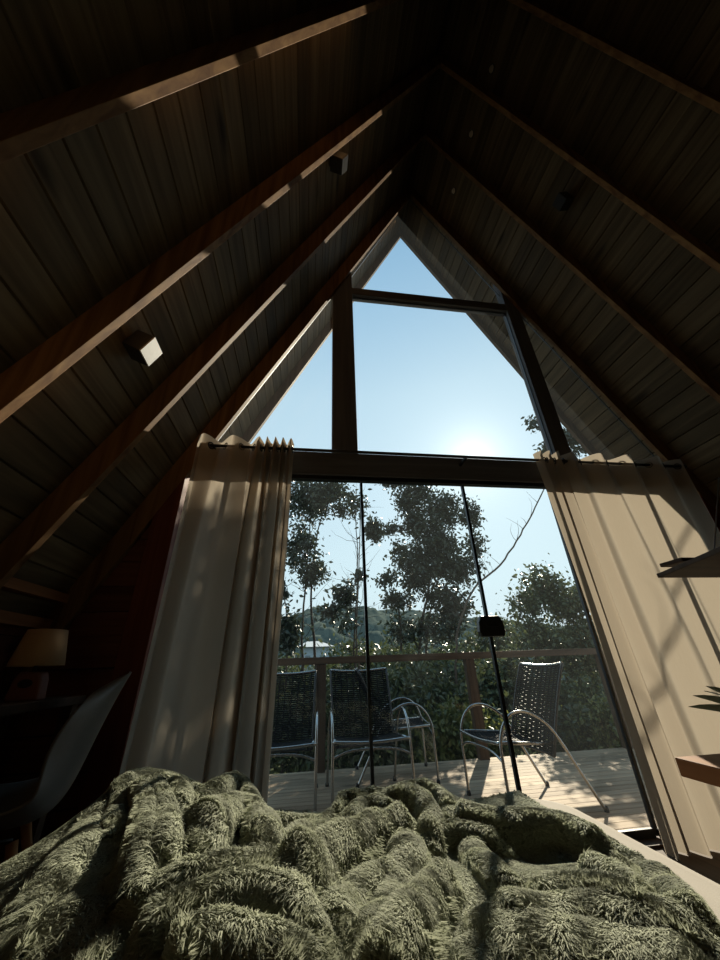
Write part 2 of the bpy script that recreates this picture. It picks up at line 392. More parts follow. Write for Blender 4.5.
# ------------------------------------------------------------------ curtains
RODY, RODZ = -.12, 2.305
def smooth_path(ctrl, n):
    xs_ = np.array([c[0] for c in ctrl]); ys_ = np.array([c[1] for c in ctrl]); t = np.linspace(0, len(ctrl) - 1, n)
    i = np.clip(t.astype(int), 0, len(ctrl) - 2); f = t - i; w = (1 - np.cos(f * PI)) / 2
    return xs_[i] + (xs_[i + 1] - xs_[i]) * (f * .55 + w * .45), ys_[i] * (1 - w) + ys_[i + 1] * w
def curtain(ctrl, label, seed, drift, zbot):
    n, mrows = 420, 90
    px, py = smooth_path(ctrl, n); r = np.random.default_rng(seed)
    # softer, wider folds lower down
    ker = np.exp(-np.linspace(-2, 2, 41) ** 2); ker /= ker.sum()
    pyl = np.convolve(np.pad(py, 20, mode='edge'), ker, 'valid')
    V = []; s = np.linspace(0, 1, n)
    ph = r.uniform(0, 6, 4)
    for j in range(mrows):
        v = j / (mrows - 1)                                    # 0 top .. 1 bottom
        w = min(1, v * 1.6) ** .8
        y = py * (1 - .55 * w) + (pyl * 1.05) * .55 * w
        y = y + w * (.022 * np.sin(s * 9 + ph[0] + v * 1.3) + .012 * np.sin(s * 21 + ph[1] - v * 2) + .006 * np.sin(s * 47 + ph[2] + 3 * v))
        x = px + drift(s, v) + w * .008 * np.sin(s * 30 + ph[3])
        z = np.full(n, RODZ + .062) + (zbot - RODZ - .062) * v
        z = z + (1 - v) ** 6 * .004 * np.sin(s * 80)
        V.append(np.stack([x, RODY + y, z], 1))
    V = np.array(V).reshape(-1, 3)
    a = (np.arange(mrows - 1)[:, None] * n + np.arange(n - 1)[None]).ravel()
    F = np.stack([a, a + n, a + n + 1, a + 1], 1)
    o = npmesh('curtain', V, [F], 'curtain_cloth', None, np.zeros(len(F)), True)
    tag(o, label, 'curtain')
    cross = [i for i in range(n - 1) if py[i] * py[i + 1] < 0]
    for i in cross:
        d = Vector((px[i + 1] - px[i], py[i + 1] - py[i], 0)).normalized(); c = Vector((px[i], RODY, RODZ))
        u = d; w = Vector((0, 0, 1))
        MB().tube([c + (u * math.cos(t) + w * math.sin(t)) * .023 for t in np.linspace(0, 2 * PI, 18, endpoint=False)], .0045, 8, closed=True).build('grommet', 'black_metal', o)
    return o
ctrlL = [(-1.93, -.02), (-1.895, -.055), (-1.80, .05), (-1.70, -.055), (-1.60, .05), (-1.525, -.05), (-1.505, .045), (-1.475, -.05), (-1.45, .045), (-1.42, -.05), (-1.395, .045), (-1.37, -.05), (-1.345, .04), (-1.315, -.05), (-1.295, 0.03)]
curtain(ctrlL, 'long beige curtain hanging left of the glass, its right edge tightly gathered', 2, lambda s, v: -.05 * v * (1 - s) - .02 * v * s + min(1, v * 3.2) * (.028 * np.sin(s * 26 + 1.2) * np.clip(s * 6, 0, 1) * np.clip((1 - s) * 4, .25, 1)), .10)
ctrlR = [(.60, .02), (.62, -.05), (.655, .045), (.685, -.05), (.72, .045), (.755, -.05), (.80, .045), (.86, -.05), (1.0, .05), (1.10, -.05), (1.23, .05), (1.35, -.05), (1.47, .05), (1.60, -.05), (1.74, .04), (1.84, -.02)]
curtain(ctrlR, 'long beige curtain hanging right of the glass, sunlit through its folds', 5, lambda s, v: -.05 * (1 - v) ** 1.5 * (1 - s) + .10 * v * s, .085)
rd = thing('curtain_rod', 'thin black curtain rod across the top of the glass doors', 'curtain rod', (0, RODY, RODZ))
MB().tube([(-1.87, 0, 0), (1.87, 0, 0)], .011, 12).build('pole', 'black_metal', rd, local=True)
for x in (-1.87, 1.87): MB().lathe([(0, -.02), (.014, -.012), (.018, 0), (.014, .012), (0, .02)], 14, (x, 0, 0)).build('finial', 'black_metal', rd, local=True)
for x in (-1.83, -.02, 1.83): MB().box((x - .008, 0, -.01), (x + .008, .125, .01)).build('bracket', 'black_metal', rd, local=True)

# ------------------------------------------------------------------ bed and blanket
BX0, BX1, BY0, BY1, BZ = -1.78, -.215, -2.75, -.62, .50
bed = thing('bed', 'low double bed with a beige fitted sheet under the green blanket', 'bed', ((BX0 + BX1) / 2, (BY0 + BY1) / 2, FLOOR))
def rrect(x0, x1, y0, y1, r, n=8):
    out = []
    for cx, cy, a in ((x1 - r, y1 - r, 0), (x0 + r, y1 - r, 90), (x0 + r, y0 + r, 180), (x1 - r, y0 + r, 270)):
        for k in range(n + 1):
            t = math.radians(a + 90 * k / n); out.append((cx + r * math.cos(t), cy + r * math.sin(t)))
    return out
MB().prism_z(rrect(BX0 + .03, BX1 - .03, BY0, BY1 - .04, .03), FLOOR + .06, FLOOR + .2).build('bed_base', 'dark_wood', bed, bevel=.004)
for x in (BX0 + .12, BX1 - .18):
    for y in (BY0 + .12, BY1 - .2): MB().box((x, y, FLOOR), (x + .06, y + .06, FLOOR + .06)).build('leg', 'dark_wood', bed)
mt_ = MB(); rings = []
for z, ins in ((FLOOR + .2, .03), (FLOOR + .23, .005), (FLOOR + .30, 0), (BZ - .05, 0), (BZ - .022, .006), (BZ - .006, .022), (BZ, .05)):
    rings.append([(x, y, z) for x, y in rrect(BX0 + ins, BX1 - ins, BY0 + ins, BY1 - ins, .16 - ins * .6, 10)])
k = len(rings[0]); vs = [v for r_ in rings for v in r_]
fs = [(i * k + j, i * k + (j + 1) % k, (i + 1) * k + (j + 1) % k, (i + 1) * k + j) for i in range(len(rings) - 1) for j in range(k)]
mt_.add(vs, fs + [tuple(range(k - 1, -1, -1)), tuple((len(rings) - 1) * k + j for j in range(k))], 0, True)
mt_.build('mattress', 'sheet_cloth', bed)

# blanket: crests measured on the bed, draped as one height field
ctrl = []
def cp(px, py, Y=None, Z=None):
    p = at(px, py, Y) if Y is not None else atz(px, py, Z); ctrl.append((p.x, p.y, p.z))
for a in ((0, 868, -1.38), (60, 832, -1.22), (105, 792, -1.08), (135, 774, -1.02), (160, 772, -1.0), (190, 782, -.98), (215, 796, -.95), (262, 812, -.92), (300, 820, -.88),
          (340, 806, -.82), (400, 792, -.80), (430, 788, -.79), (470, 802, -.78), (520, 812, -.78), (560, 815, -.80), (600, 828, -.90), (640, 848, -1.03), (675, 875, -1.15), (705, 915, -1.28)): cp(*a)
for a in ((20, 945, .63), (80, 900, .68), (150, 945, .655), (120, 860, .72), (240, 955, .665), (230, 900, .68), (270, 865, .67), (350, 950, .585), (360, 870, .585), (440, 960, .59), (430, 862, .55), (500, 862, .525), (560, 866, .525), (520, 930, .59), (610, 880, .55),
          (600, 945, .60), (680, 945, .585), (300, 840, .60), (200, 840, .66)): cp(a[0], a[1], Z=a[2])
ctrl += [(-1.2, -2.0, .62), (-.7, -1.9, .6), (-1.6, -2.0, .6), (-.35, -1.8, .56), (-1.2, -2.4, .6)]
ctrl = np.array(ctrl)
def rbf_fit(P, eps):
    d = np.linalg.norm(P[:, None, :2] - P[None, :, :2], axis=2)
    return np.linalg.solve(np.sqrt(d * d + eps * eps) + np.eye(len(P)) * -.02, P[:, 2] - .6)
EPS = .10
Wt = rbf_fit(ctrl, EPS)
def base_h(x, y):
    out = np.full(x.shape, .6)
    for (a, b, _), w in zip(ctrl, Wt): out = out + w * np.sqrt((x - a) ** 2 + (y - b) ** 2 + EPS * EPS)
    return np.clip(out, .47, .9)
def hit(px, py, lift):
    d = ray(px, py); ts = np.linspace(.3, 2.6, 900); P = CAM[None] + ts[:, None] * d[None]
    h = base_h(P[:, 0], P[:, 1]) + lift; below = np.where(P[:, 2] < h)[0]
    if len(below): return P[below[0], :2]
    g = np.argmin(P[:, 2] - h); return P[g, :2]
ridges = [  # (pixels of the crest, height, width)
    ([(210, 784), (225, 772), (240, 769), (254, 782), (263, 803)], .045, .032),
    ([(198, 788), (206, 775), (216, 778), (222, 795)], .02, .02),
    ([(126, 770), (119, 800), (112, 830)], .020, .02),
    ([(142, 776), (147, 805), (146, 840), (138, 880), (128, 905)], .035, .022),
    ([(152, 778), (164, 805), (166, 835), (155, 868)], .035, .022),
    ([(160, 782), (172, 778), (182, 792), (175, 806)], .03, .022),
    ([(104, 798), (90, 830), (60, 870), (30, 910)], .014, .03),
    ([(200, 824), (220, 807), (243, 801), (262, 811), (268, 838)], .045, .03),
    ([(265, 813), (300, 817), (325, 811), (337, 804)], .03, .018),
    ([(332, 803), (340, 788), (352, 785), (362, 790)], .035, .022),
    ([(345, 818), (362, 802), (378, 797), (390, 806)], .035, .022),
    ([(360, 785), (378, 781), (388, 795)], .03, .022),
    ([(385, 785), (402, 784), (424, 797), (432, 814), (428, 830)], .04, .026),
    ([(398, 777), (425, 776), (444, 792), (452, 806)], .035, .026),
    ([(278, 848), (308, 829), (337, 824)], .03, .02),
    ([(290, 856), (330, 840), (370, 823), (404, 809)], .055, .026),
    ([(294, 858), (314, 880), (336, 902)], .035, .026),
    ([(396, 862), (372, 876), (346, 892), (338, 935)], .035, .026),
    ([(408, 832), (406, 856), (394, 900), (366, 958)], .035, .034),
    ([(442, 866), (425, 890), (402, 924), (376, 958)], .045, .026),
    ([(455, 800), (500, 812), (560, 818), (604, 836)], .055, .045),
    ([(424, 828), (455, 828), (500, 838)], .03, .025),
    ([(470, 838), (486, 862), (510, 880)], .025, .03),
    ([(530, 884), (562, 882), (604, 894), (646, 908)], .035, .032),
    ([(500, 912), (556, 902), (620, 914), (700, 926)], .028, .045),
    ([(490, 950), (560, 938), (640, 946), (700, 956)], .02, .05),
    ([(604, 832), (650, 856), (688, 892), (706, 924)], .035, .045),
    ([(590, 860), (616, 872), (640, 892)], .03, .025),
    ([(143, 900), (180, 886), (240, 872), (276, 880)], .03, .022),
    ([(136, 930), (186, 912), (245, 892), (296, 902), (318, 940)], .04, .026),
    ([(170, 958), (220, 938), (280, 940), (316, 958)], .045, .03),
    ([(20, 950), (60, 930), (110, 925)], .02, .04),
    ([(80, 955), (110, 948)], .025, .03),
]
gx = np.arange(-1.98, -.10, .0055); gy = np.arange(-2.05, -.52, .0055)
GX, GY = np.meshgrid(gx, gy)
Hh = base_h(GX, GY)
bump = np.zeros_like(Hh)
for pts, amp, wd in ridges:
    P = np.array([hit(px, py, amp * 1.2) for px, py in pts])
    best = np.full(GX.shape, 9.); tt = np.zeros_like(best)
    nseg = len(P) - 1
    for i in range(nseg):
        a, b = P[i], P[i + 1]; ab = b - a; L2 = max(ab @ ab, 1e-9)
        t = np.clip(((GX - a[0]) * ab[0] + (GY - a[1]) * ab[1]) / L2, 0, 1)
        d = np.hypot(GX - a[0] - t * ab[0], GY - a[1] - t * ab[1]); k_ = d < best
        best[k_] = d[k_]; tt[k_] = ((i + t) / nseg)[k_]
    prof = np.where(best < wd * 1.0, np.sqrt(np.clip(1 - (best / wd / 1.25) ** 2, 0, 1)), 0)
    prof = np.maximum(prof, np.exp(-(best / wd) ** 2 * 1.1) * .92)
    fade = np.clip(np.minimum(tt, 1 - tt) * 7 + .55, 0, 1)
    b_ = amp * 1.45 * prof * fade
    bump = np.maximum(bump, b_)
# gentle cloth unevenness
for s_ in range(10):
    a = RNG.uniform(0, 2 * PI); f = RNG.uniform(10, 45); bump += .06 / f * np.sin((GX * math.cos(a) + GY * math.sin(a)) * f + RNG.uniform(0, 6))
Hh = Hh + bump
# height of the sight line over the measured outline of the folds, eased in so no crest stands above it
SX = [-60, 0, 30, 60, 90, 105, 118, 130, 148, 165, 180, 195, 203, 212, 225, 235, 245, 255, 263, 275, 300, 320, 333, 340, 352, 362, 372, 385, 400, 425, 437, 450, 465, 480, 500, 530, 560, 590, 620, 650, 670, 690, 705, 715, 722]
SY = [905, 866, 848, 828, 805, 792, 776, 768, 764, 767, 772, 780, 784, 778, 772, 769, 774, 787, 804, 809, 813, 812, 805, 790, 786, 787, 784, 786, 780, 776, 781, 790, 798, 802, 804, 805, 808, 816, 828, 848, 864, 884, 907, 927, 950]
lim = Hh.copy()
for _ in range(5):
    D = np.stack([GX - CAM[0], GY - CAM[1], lim - CAM[2]], 2); dz = D @ FV
    pxs = 360 + FPX * (D @ RV) / dz; ys = np.interp(pxs, SX, SY) + 4
    # sight line through (pxs, ys), at this ground position
    d = FV[None, None] + RV[None, None] * ((pxs - 360) / FPX)[..., None] - UV[None, None] * ((ys - 480) / FPX)[..., None]
    t = np.hypot(GX - CAM[0], GY - CAM[1]) / np.hypot(d[..., 0], d[..., 1]); lim = CAM[2] + t * d[..., 2]
Hh = lim - .010 * np.log1p(np.exp(np.clip((lim - Hh) / .010, -40, 40))) if True else Hh
# the blanket's hem: where it lies out on the sheet, and where it drops off the bed's left side
hem = [(-1.97, -2.05), (-1.97, -1.0)]
def smooth01(t): t = np.clip(t, 0, 1); return t * t * (3 - 2 * t)
rim = [atz(px, py, .53) for px, py in ((566, 812), (600, 826), (640, 848), (680, 878), (712, 918), (735, 960))]
rimx = np.array([p.x for p in rim]); rimy = np.array([p.y for p in rim])
o_ = np.argsort(rimy); xr = np.interp(GY, rimy[o_], rimx[o_], left=rimx[o_][0], right=rimx[o_][-1])
edge = np.minimum(xr - GX, (-.655 + .03 * np.sin(GX * 14)) - GY)            # inside distance to the free hem
inside = edge > -.001
Hh = BZ + .012 + (Hh - BZ - .012) * smooth01(edge / .05) ** .6
left = GX < BX0
Hh = np.where(left, Hh - (BX0 - GX) * 1.6 - ((BX0 - GX) * 3) ** 2 * .6, Hh)
Hh = np.maximum(Hh, np.where(left, .12, BZ + .008))
ny, nx = GX.shape
V = np.stack([GX, GY, Hh], 2).reshape(-1, 3)
ok = inside
cell = ok[:-1, :-1] & ok[1:, :-1] & ok[:-1, 1:] & ok[1:, 1:]
ii = (np.arange(ny - 1)[:, None] * nx + np.arange(nx - 1)[None])[cell]
F = np.stack([ii, ii + 1, ii + nx + 1, ii + nx], 1)
used = np.unique(F); remap = np.full(len(V), -1); remap[used] = np.arange(len(used))
blanket = npmesh('blanket', V[used], [remap[F]], 'blanket_base', None, None, True)
tag(blanket, 'thick olive green fleece blanket crumpled in heavy folds over the bed', 'blanket')
# pile of the fleece: short curved tufts, clumped
e1 = V[F[:, 1]] - V[F[:, 0]]; e2 = V[F[:, 3]] - V[F[:, 0]]; nrm = np.cross(e1, e2); ar = np.linalg.norm(nrm, axis=1); nrm /= ar[:, None]
cen = V[F].mean(1); dist = np.linalg.norm(cen - CAM[None], axis=1); tocam = (CAM[None] - cen) / dist[:, None]
vis = (np.einsum('ij,ij->i', nrm, tocam) > -.35) & (cen[:, 1] > -1.85)
wgt = ar * vis / np.clip(dist, .7, 1.6) ** 1.1
NT = 620000
fi = RNG.choice(len(F), NT, p=wgt / wgt.sum()); uu = RNG.random((NT, 2))
root = V[F[fi, 0]] + e1[fi] * uu[:, :1] + e2[fi] * uu[:, 1:]
nn = nrm[fi]; dd = dist[fi]
# neighbouring tufts lean the same way: the lean direction wanders over the cloth
ang = 2.2 * np.sin(root[:, 0] * 23 + 1.3 * np.sin(root[:, 1] * 17)) + 2.2 * np.cos(root[:, 1] * 26 + 1.7 * np.sin(root[:, 0] * 19)) + RNG.normal(0, .7, NT)
lean = np.stack([np.cos(ang), np.sin(ang), np.full(NT, -.25)], 1)
lean -= nn * np.einsum('ij,ij->i', lean, nn)[:, None]; lean /= np.linalg.norm(lean, axis=1)[:, None] + 1e-9
side = np.cross(nn, lean)
ln = (RNG.uniform(.007, .0135, NT) * np.clip(1.25 - .35 * (dd - .6), .75, 1.2))[:, None]; wd = (RNG.uniform(.0008, .0015, NT) * np.clip(dd, .8, 1.6))[:, None]
midp = root + nn * ln * .55 + lean * ln * .25
tip = root + nn * ln * .62 + lean * ln * .95
v5 = np.stack([root - nn * .002 - side * wd, root - nn * .002 + side * wd, midp + side * wd * .9, midp - side * wd * .9, tip], 1).reshape(-1, 3)
b0 = np.arange(NT) * 5
q4 = np.stack([b0, b0 + 1, b0 + 2, b0 + 3], 1); t3 = np.stack([b0 + 3, b0 + 2, b0 + 4], 1)
tn = np.clip(RNG.normal(.45, .25, NT), 0, 1)
pile = npmesh('pile', v5, [q4, t3], 'fur', blanket, np.concatenate([tn, tn]), True)
pile['kind'] = 'stuff'

# ------------------------------------------------------------------ left corner: desk, lamp, glass, shell chair
DZ = .865
desk = thing('desk', 'dark wooden desk along the left wall under the table lamp', 'desk', (-2.38, -.7, FLOOR))
MB().box((-2.55, -1.5, DZ - .035), (-2.20, -.10, DZ)).build('desktop', 'dark_wood', desk, bevel=.004)
for x in (-2.53, -2.26):
    for y in (-1.47, -.17): MB().box((x, y, FLOOR), (x + .045, y + .045, DZ - .035)).build('leg', 'dark_wood', desk)
MB().box((-2.53, -1.45, DZ - .12), (-2.51, -.15, DZ - .036)).build('apron', 'dark_wood', desk)
lx, ly = -2.285, -.40
lamp = thing('table_lamp', 'small table lamp with a tan cone shade and reddish base on the desk', 'table lamp', (lx, ly, DZ))
lb_ = MB().prism([(-.062, 0), (.062, 0), (.052, .075), (.040, .105), (-.040, .105), (-.052, .075)], -.03, .03).build('lamp_base', 'ceramic_red', lamp, local=True, bevel=.008)
MB().prism([(.027 * math.cos(t), .062 + .016 * math.sin(t)) for t in np.linspace(0, 2 * PI, 20, endpoint=False)], -.0315, -.029).build('dark_oval', 'black_metal', lb_, local=True)  # black oval plate on the base, paints the dark inside of a hole
MB().lathe([(.006, .10), (.006, .15)], 10).build('lamp_stem', 'black_metal', lamp, local=True)
MB().lathe([(.096, .125), (.097, .126), (.071, .265), (.069, .265), (.094, .126)], 40).build('lamp_shade', 'shade_cloth', lamp, local=True)
wg = thing('wine_glass', 'clear stemmed wine glass on the desk beside the lamp', 'glass', (-2.46, -.45, DZ))
MB().lathe([(0.001, 0), (.032, 0), (.032, .003), (.005, .008), (.004, .07)], 24).build('stem', 'clear_glass', wg, local=True)
MB().lathe([(.004, .07), (.02, .08), (.034, .105), (.036, .135), (.030, .175), (.028, .175), (.034, .135), (.032, .106), (.018, .083), (.001, .074)], 28).build('bowl', 'clear_glass', wg, local=True)
# moulded shell chair
ch = thing('shell_chair', 'grey moulded plastic shell chair with wooden legs beside the bed', 'chair', (-2.20, -.50, FLOOR + .0), math.radians(112))
prof = [(.235, .452), (.215, .462), (.16, .452), (.08, .436), (0, .425), (-.08, .423), (-.14, .432), (-.185, .462), (-.212, .52), (-.232, .60), (-.252, .68), (-.275, .76), (-.295, .82), (-.308, .855), (-.315, .875)]
P_ = [Vector((0, a, b)) for a, b in prof]; nv = len(P_); nu = 25; sv = []
for i, p in enumerate(P_):
    t = i / (nv - 1)
    hwid = .20 + .035 * math.sin(t * PI * 1.0) - .13 * (max(0, t - .72) / .28) ** 2 - .015 * (t < .05)
    lift = .085 * (1 - abs(t - .45)) if t < .8 else .05
    for j in range(nu):
        u = -1 + 2 * j / (nu - 1); e = abs(u) ** 2.4
        fy = .11 * e * min(1, max(0, (t - .35) / .3))               # wings of the back come forward
        fz = lift * e * min(1, max(0, (.85 - t) / .4))
        cut = .06 * (abs(u) ** 3) * max(0, t - .7) / .3
        sv.append((hwid * u, p.y + fy, p.z + fz - cut))
sf = [(i * nu + j, i * nu + j + 1, (i + 1) * nu + j + 1, (i + 1) * nu + j) for i in range(nv - 1) for j in range(nu - 1)]
sh = MB().add(sv, sf, 0, True).build('shell', 'shell_plastic', ch, local=True)
sm_ = sh.modifiers.new('sub', 'SUBSURF'); sm_.levels = 2; sm_.render_levels = 2
so = sh.modifiers.new('thick', 'SOLIDIFY'); so.thickness = .009
for sx in (-1, 1):
    for sy in (-1, 1):
        lg = MB().tube([(sx * .10, sy * .09, .40), (sx * .21, sy * .21, .0)], [.016, .010], 12).build('leg', 'leg_wood', ch, local=True)
    MB().tube([(sx * .10, -.09, .405), (sx * .10, .09, .405)], .006, 8).build('brace', 'black_metal', ch, local=True)
MB().tube([(-.16, -.155, .2), (.16, .155, .2)], .004, 8).build('brace', 'black_metal', ch, local=True)

# ------------------------------------------------------------------ right side: table, plant, shelf
ta = at(674, 757, -.95)
TZ = ta.z
tb = thing('side_table', 'orange brown wooden table at the right edge, in front of the curtain', 'table', (ta.x + .4, ta.y - .3, FLOOR))
MB().box((ta.x, ta.y - .75, TZ - .05), (ta.x + .9, ta.y, TZ)).build('tabletop', 'orange_wood', tb, bevel=.003)
for x in (ta.x + .12, ta.x + .82):
    for y in (ta.y - .70, ta.y - .09): MB().box((x, y, FLOOR), (x + .05, y + .05, TZ - .05)).build('leg', 'orange_wood', tb)
pp = (ta.x + .34, ta.y - .12, TZ)
pl = thing('potted_plant', 'potted plant with narrow pointed leaves on the table at the right edge', 'plant', pp)
MB().lathe([(.001, 0), (.045, 0), (.06, .09), (.062, .10), (.055, .10), (.05, .085), (.001, .085)], 28).build('pot', 'shell_plastic', pl, local=True)
rp_ = random.Random(5)
for k in range(16):
    a = PI * .5 + k * 2.4 if k > 6 else PI + (k - 3) * .22
    ll = rp_.uniform(.22, .30) if k > 6 else rp_.uniform(.235, .275)
    el = rp_.uniform(.5, 1.1) if k > 6 else .42 + .15 * k
    d = Vector((math.cos(a) * math.cos(el), math.sin(a) * math.cos(el), math.sin(el))); sd = Vector((-math.sin(a), math.cos(a), 0)) if k > 6 else d.cross(Vector((.55, .83, 0))).normalized()
    pts = []; wds = []
    for i in range(9):
        t = i / 8; p = Vector((0, 0, .085)) + d * ll * t + Vector((0, 0, -.06 * t * t)); pts.append(p); wds.append(.013 * math.sin(PI * min(1, .12 + t * .88)) ** .7 + .0006)
    up = d.cross(sd).normalized(); vs = []
    for p, w in zip(pts, wds): vs += [p + sd * w, p + up * .003, p - sd * w]
    fs = []
    for i in range(8):
        for j in range(2): fs.append((i * 3 + j, i * 3 + j + 1, i * 3 + 4 + j, i * 3 + 3 + j))
    MB().add(vs, fs, rp_.random(), True).build('leaf', 'leaf_plant', pl, local=True)
# hanging shelf
sY = -.62; c0 = at(657, 578, sY); c1 = at(704, 581, sY); zt = c0.z
e_ = ray(720, 552); q_ = Vector(CAM + e_ * (zt - CAM[2]) / e_[2])
s0 = Vector((c0.x, c0.y, zt)); dirn = (q_ - s0); dirn.z = 0
far = s0 + dirn * 2.2
shelf = thing('hanging_shelf', 'dark wooden shelf with a slanting front edge at the right border', 'shelf', (s0.x + .5, sY, zt))
n_ = 6; nose = []
for i in range(n_ + 1):
    t = PI * i / n_; nose.append((s0.x + .008 - .008 * math.cos(t - PI / 2), sY - .008 - .008 * math.sin(t - PI / 2)))
poly = [(s0.x + .006, sY), (s0.x, sY - .006), (s0.x + .004, sY - .014), (far.x, far.y), (far.x + .6, far.y), (2.25, sY - .4), (2.25, sY)]
MB().prism_z(poly, zt, zt + .022).build('board', 'dark_wood', shelf, bevel=.004)
b0_ = at(672, 562, sY + .08)
MB().box((b0_.x, sY + .02, b0_.z - .011), (b0_.x + .9, sY + .16, b0_.z + .011)).build('board', 'dark_wood', shelf, bevel=.005)
MB().box((1.15, sY - .02, zt - .05), (1.9, sY + .0, zt)).build('batten', 'dark_wood', shelf)
w0 = at(703, 552, sY - .05); dR = ray(719, 478)
tR = (HR - CAM[2] - K * CAM[0]) / (dR[2] + K * dR[0]); w1 = Vector(CAM + dR * tR)
MB().tube([Vector((w0.x, sY - .05, zt + .02)), w1], .004, 8).build('hanging_wire', 'bright_channel', shelf)

# ------------------------------------------------------------------ deck and railing
mb = MB(); y = .125; r0 = random.Random(2)
while y < 2.42:
    mb.box((-4.5, y, DECK - .03), (4.5, y + .088, DECK), r0.random()); y += .094
deck = struct(mb.build('deck_floor', 'deck_wood'))
DE = y
for k, yy in enumerate((.3, 1.3, 2.3)):
    struct(MB().box((-4.5, yy, DECK - .16), (4.5, yy + .06, DECK - .031)).build('trim_%d' % (13 + k), 'rail_wood'))
RY = DE - .06; RZ = 1.045
rail = thing('deck_railing', 'brown timber railing with one handrail along the outer deck edge', 'railing', (0, RY, DECK))
MB().box((-4.5, RY - .05, RZ - .075), (4.5, RY + .06, RZ), .4).build('handrail', 'rail_wood', rail, bevel=.004)
for px in (-2.80, -.98, .83, 2.64): MB().box((px - .055, RY - .04, DECK - .3), (px + .055, RY + .05, RZ - .075), .3).build('post', 'post_wood', rail, bevel=.004)

# ------------------------------------------------------------------ cord chairs on the deck
def arc_pts(pts, n=6):
    """Catmull-Rom through points"""
    P = [Vector(p) for p in pts]; out = []
    for i in range(len(P) - 1):
        a = P[max(i - 1, 0)]; b = P[i]; c = P[i + 1]; d = P[min(i + 2, len(P) - 1)]
        for k in range(n):
            t = k / n; out.append(.5 * ((2 * b) + (c - a) * t + (2 * a - 5 * b + 4 * c - d) * t * t + (3 * b - a - 3 * c + d) * t ** 3))
    out.append(P[-1]); return out
HWD = .315
def back_pt(u, t):
    """u -1..1 across, t 0..1 up the backrest"""
    return Vector((u * (.275 + .015 * t), -.115 - .20 * t - .06 * t * t - .035 * (1 - u * u), .325 + .605 * t - .018 * (1 - u * u) * t))
def seat_pt(u, t):
    return Vector((u * .275, -.12 + .43 * t, .405 + .03 * t - .025 * (1 - u * u)))
def make_chair(label):
    root = thing('patio_chair', label, 'chair', (0, 0, 0), 0, 'black cord chairs on the deck')
    for sx in (-1, 1):
        pth = [(sx * HWD, -.40, 0), (sx * HWD, -.27, .23), (sx * HWD, -.16, .43), (sx * HWD, -.07, .54), (sx * HWD, .06, .61), (sx * HWD, .18, .612), (sx * HWD, .27, .55), (sx * HWD, .32, .45), (sx * HWD, .33, .34), (sx * HWD, .33, 0)]
        f = MB().tube(arc_pts(pth), .0108, 10).build('side_frame', 'chrome', root, local=True)
        for y in (-.40, .33): MB().lathe([(.001, -.001), (.017, 0), (.017, .025), (.013, .03)], 12, (sx * HWD, y, 0)).build('rubber_foot', 'black_metal', f, local=True)
        MB().tube([(sx * .275, -.12, .405), (sx * .29, .1, .42), (sx * .29, .31, .435)], .011, 8).build('seat_bar', 'chrome', root, local=True)
    MB().tube(arc_pts([(-HWD, .33, .435), (0, .335, .42), (HWD, .33, .435)]), .0115, 8).build('front_bar', 'chrome', root, local=True)
    MB().tube(arc_pts([(-HWD, .33, .33), (-.16, .335, .375), (.16, .335, .375), (HWD, .33, .33)]), .009, 8).build('front_stretcher', 'chrome', root, local=True)
    b = MB()
    for u in (-1, 1): b.tube([back_pt(u, t) for t in np.linspace(0, 1, 12)], .011, 8)
    b.tube([back_pt(u, 0) for u in np.linspace(-1, 1, 12)], .009, 8)
    for u in (-1, 1): b.tube([back_pt(u, .1), Vector((u * HWD, -.13, .46))], .009, 8)
    bf = b.build('back_frame', 'black_metal', root, local=True)
    MB().tube([back_pt(u, 1) for u in np.linspace(-1, 1, 14)], .012, 8).build('top_bar', 'chrome', root, local=True)
    w = MB(); nr = 36
    for i in range(nr):
        t = .01 + .97 * i / (nr - 1)
        w.tube([back_pt(u, t) + Vector((0, .004 * (1 if (i + j) % 2 else -1), 0)) for j, u in enumerate(np.linspace(-1, 1, 15))], .0066, 5)
    for u in np.linspace(-.86, .86, 9): w.tube([back_pt(u, t) for t in np.linspace(0, 1, 14)], .007, 5)
    w.build('backrest', 'cord_black', root, local=True)
    w = MB(); nr = 30
    for i in range(nr):
        t = .02 + .96 * i / (nr - 1)
        w.tube([seat_pt(u, t) + Vector((0, 0, .004 * (1 if (i + j) % 2 else -1))) for j, u in enumerate(np.linspace(-1, 1, 13))], .0062, 5)
    for u in np.linspace(-.88, .88, 9): w.tube([seat_pt(u, t) for t in np.linspace(0, 1, 10)], .0065, 5)
    w.build('seat', 'cord_black', root, local=True)
    return root
chA = make_chair('black cord chair with chrome arched arms standing right, turned sideways by the rail post')
chA.location = (.546, 1.048, DECK); chA.rotation_euler.z = math.radians(94)
for (x, y, a, lb) in ((-.615, 1.50, 180, 'black cord chair facing the bed through the glass, middle of the deck'),
                      (-1.36, 1.50, 178, 'black cord chair half hidden behind the left curtain'),
                      (-.23, 2.05, -97, 'black cord chair behind the middle chair, mostly hidden, only an arm and seat edge showing')):
    c = copy_tree(chA); c.location = (x, y, DECK); c.rotation_euler.z = math.radians(a); c['label'] = lb

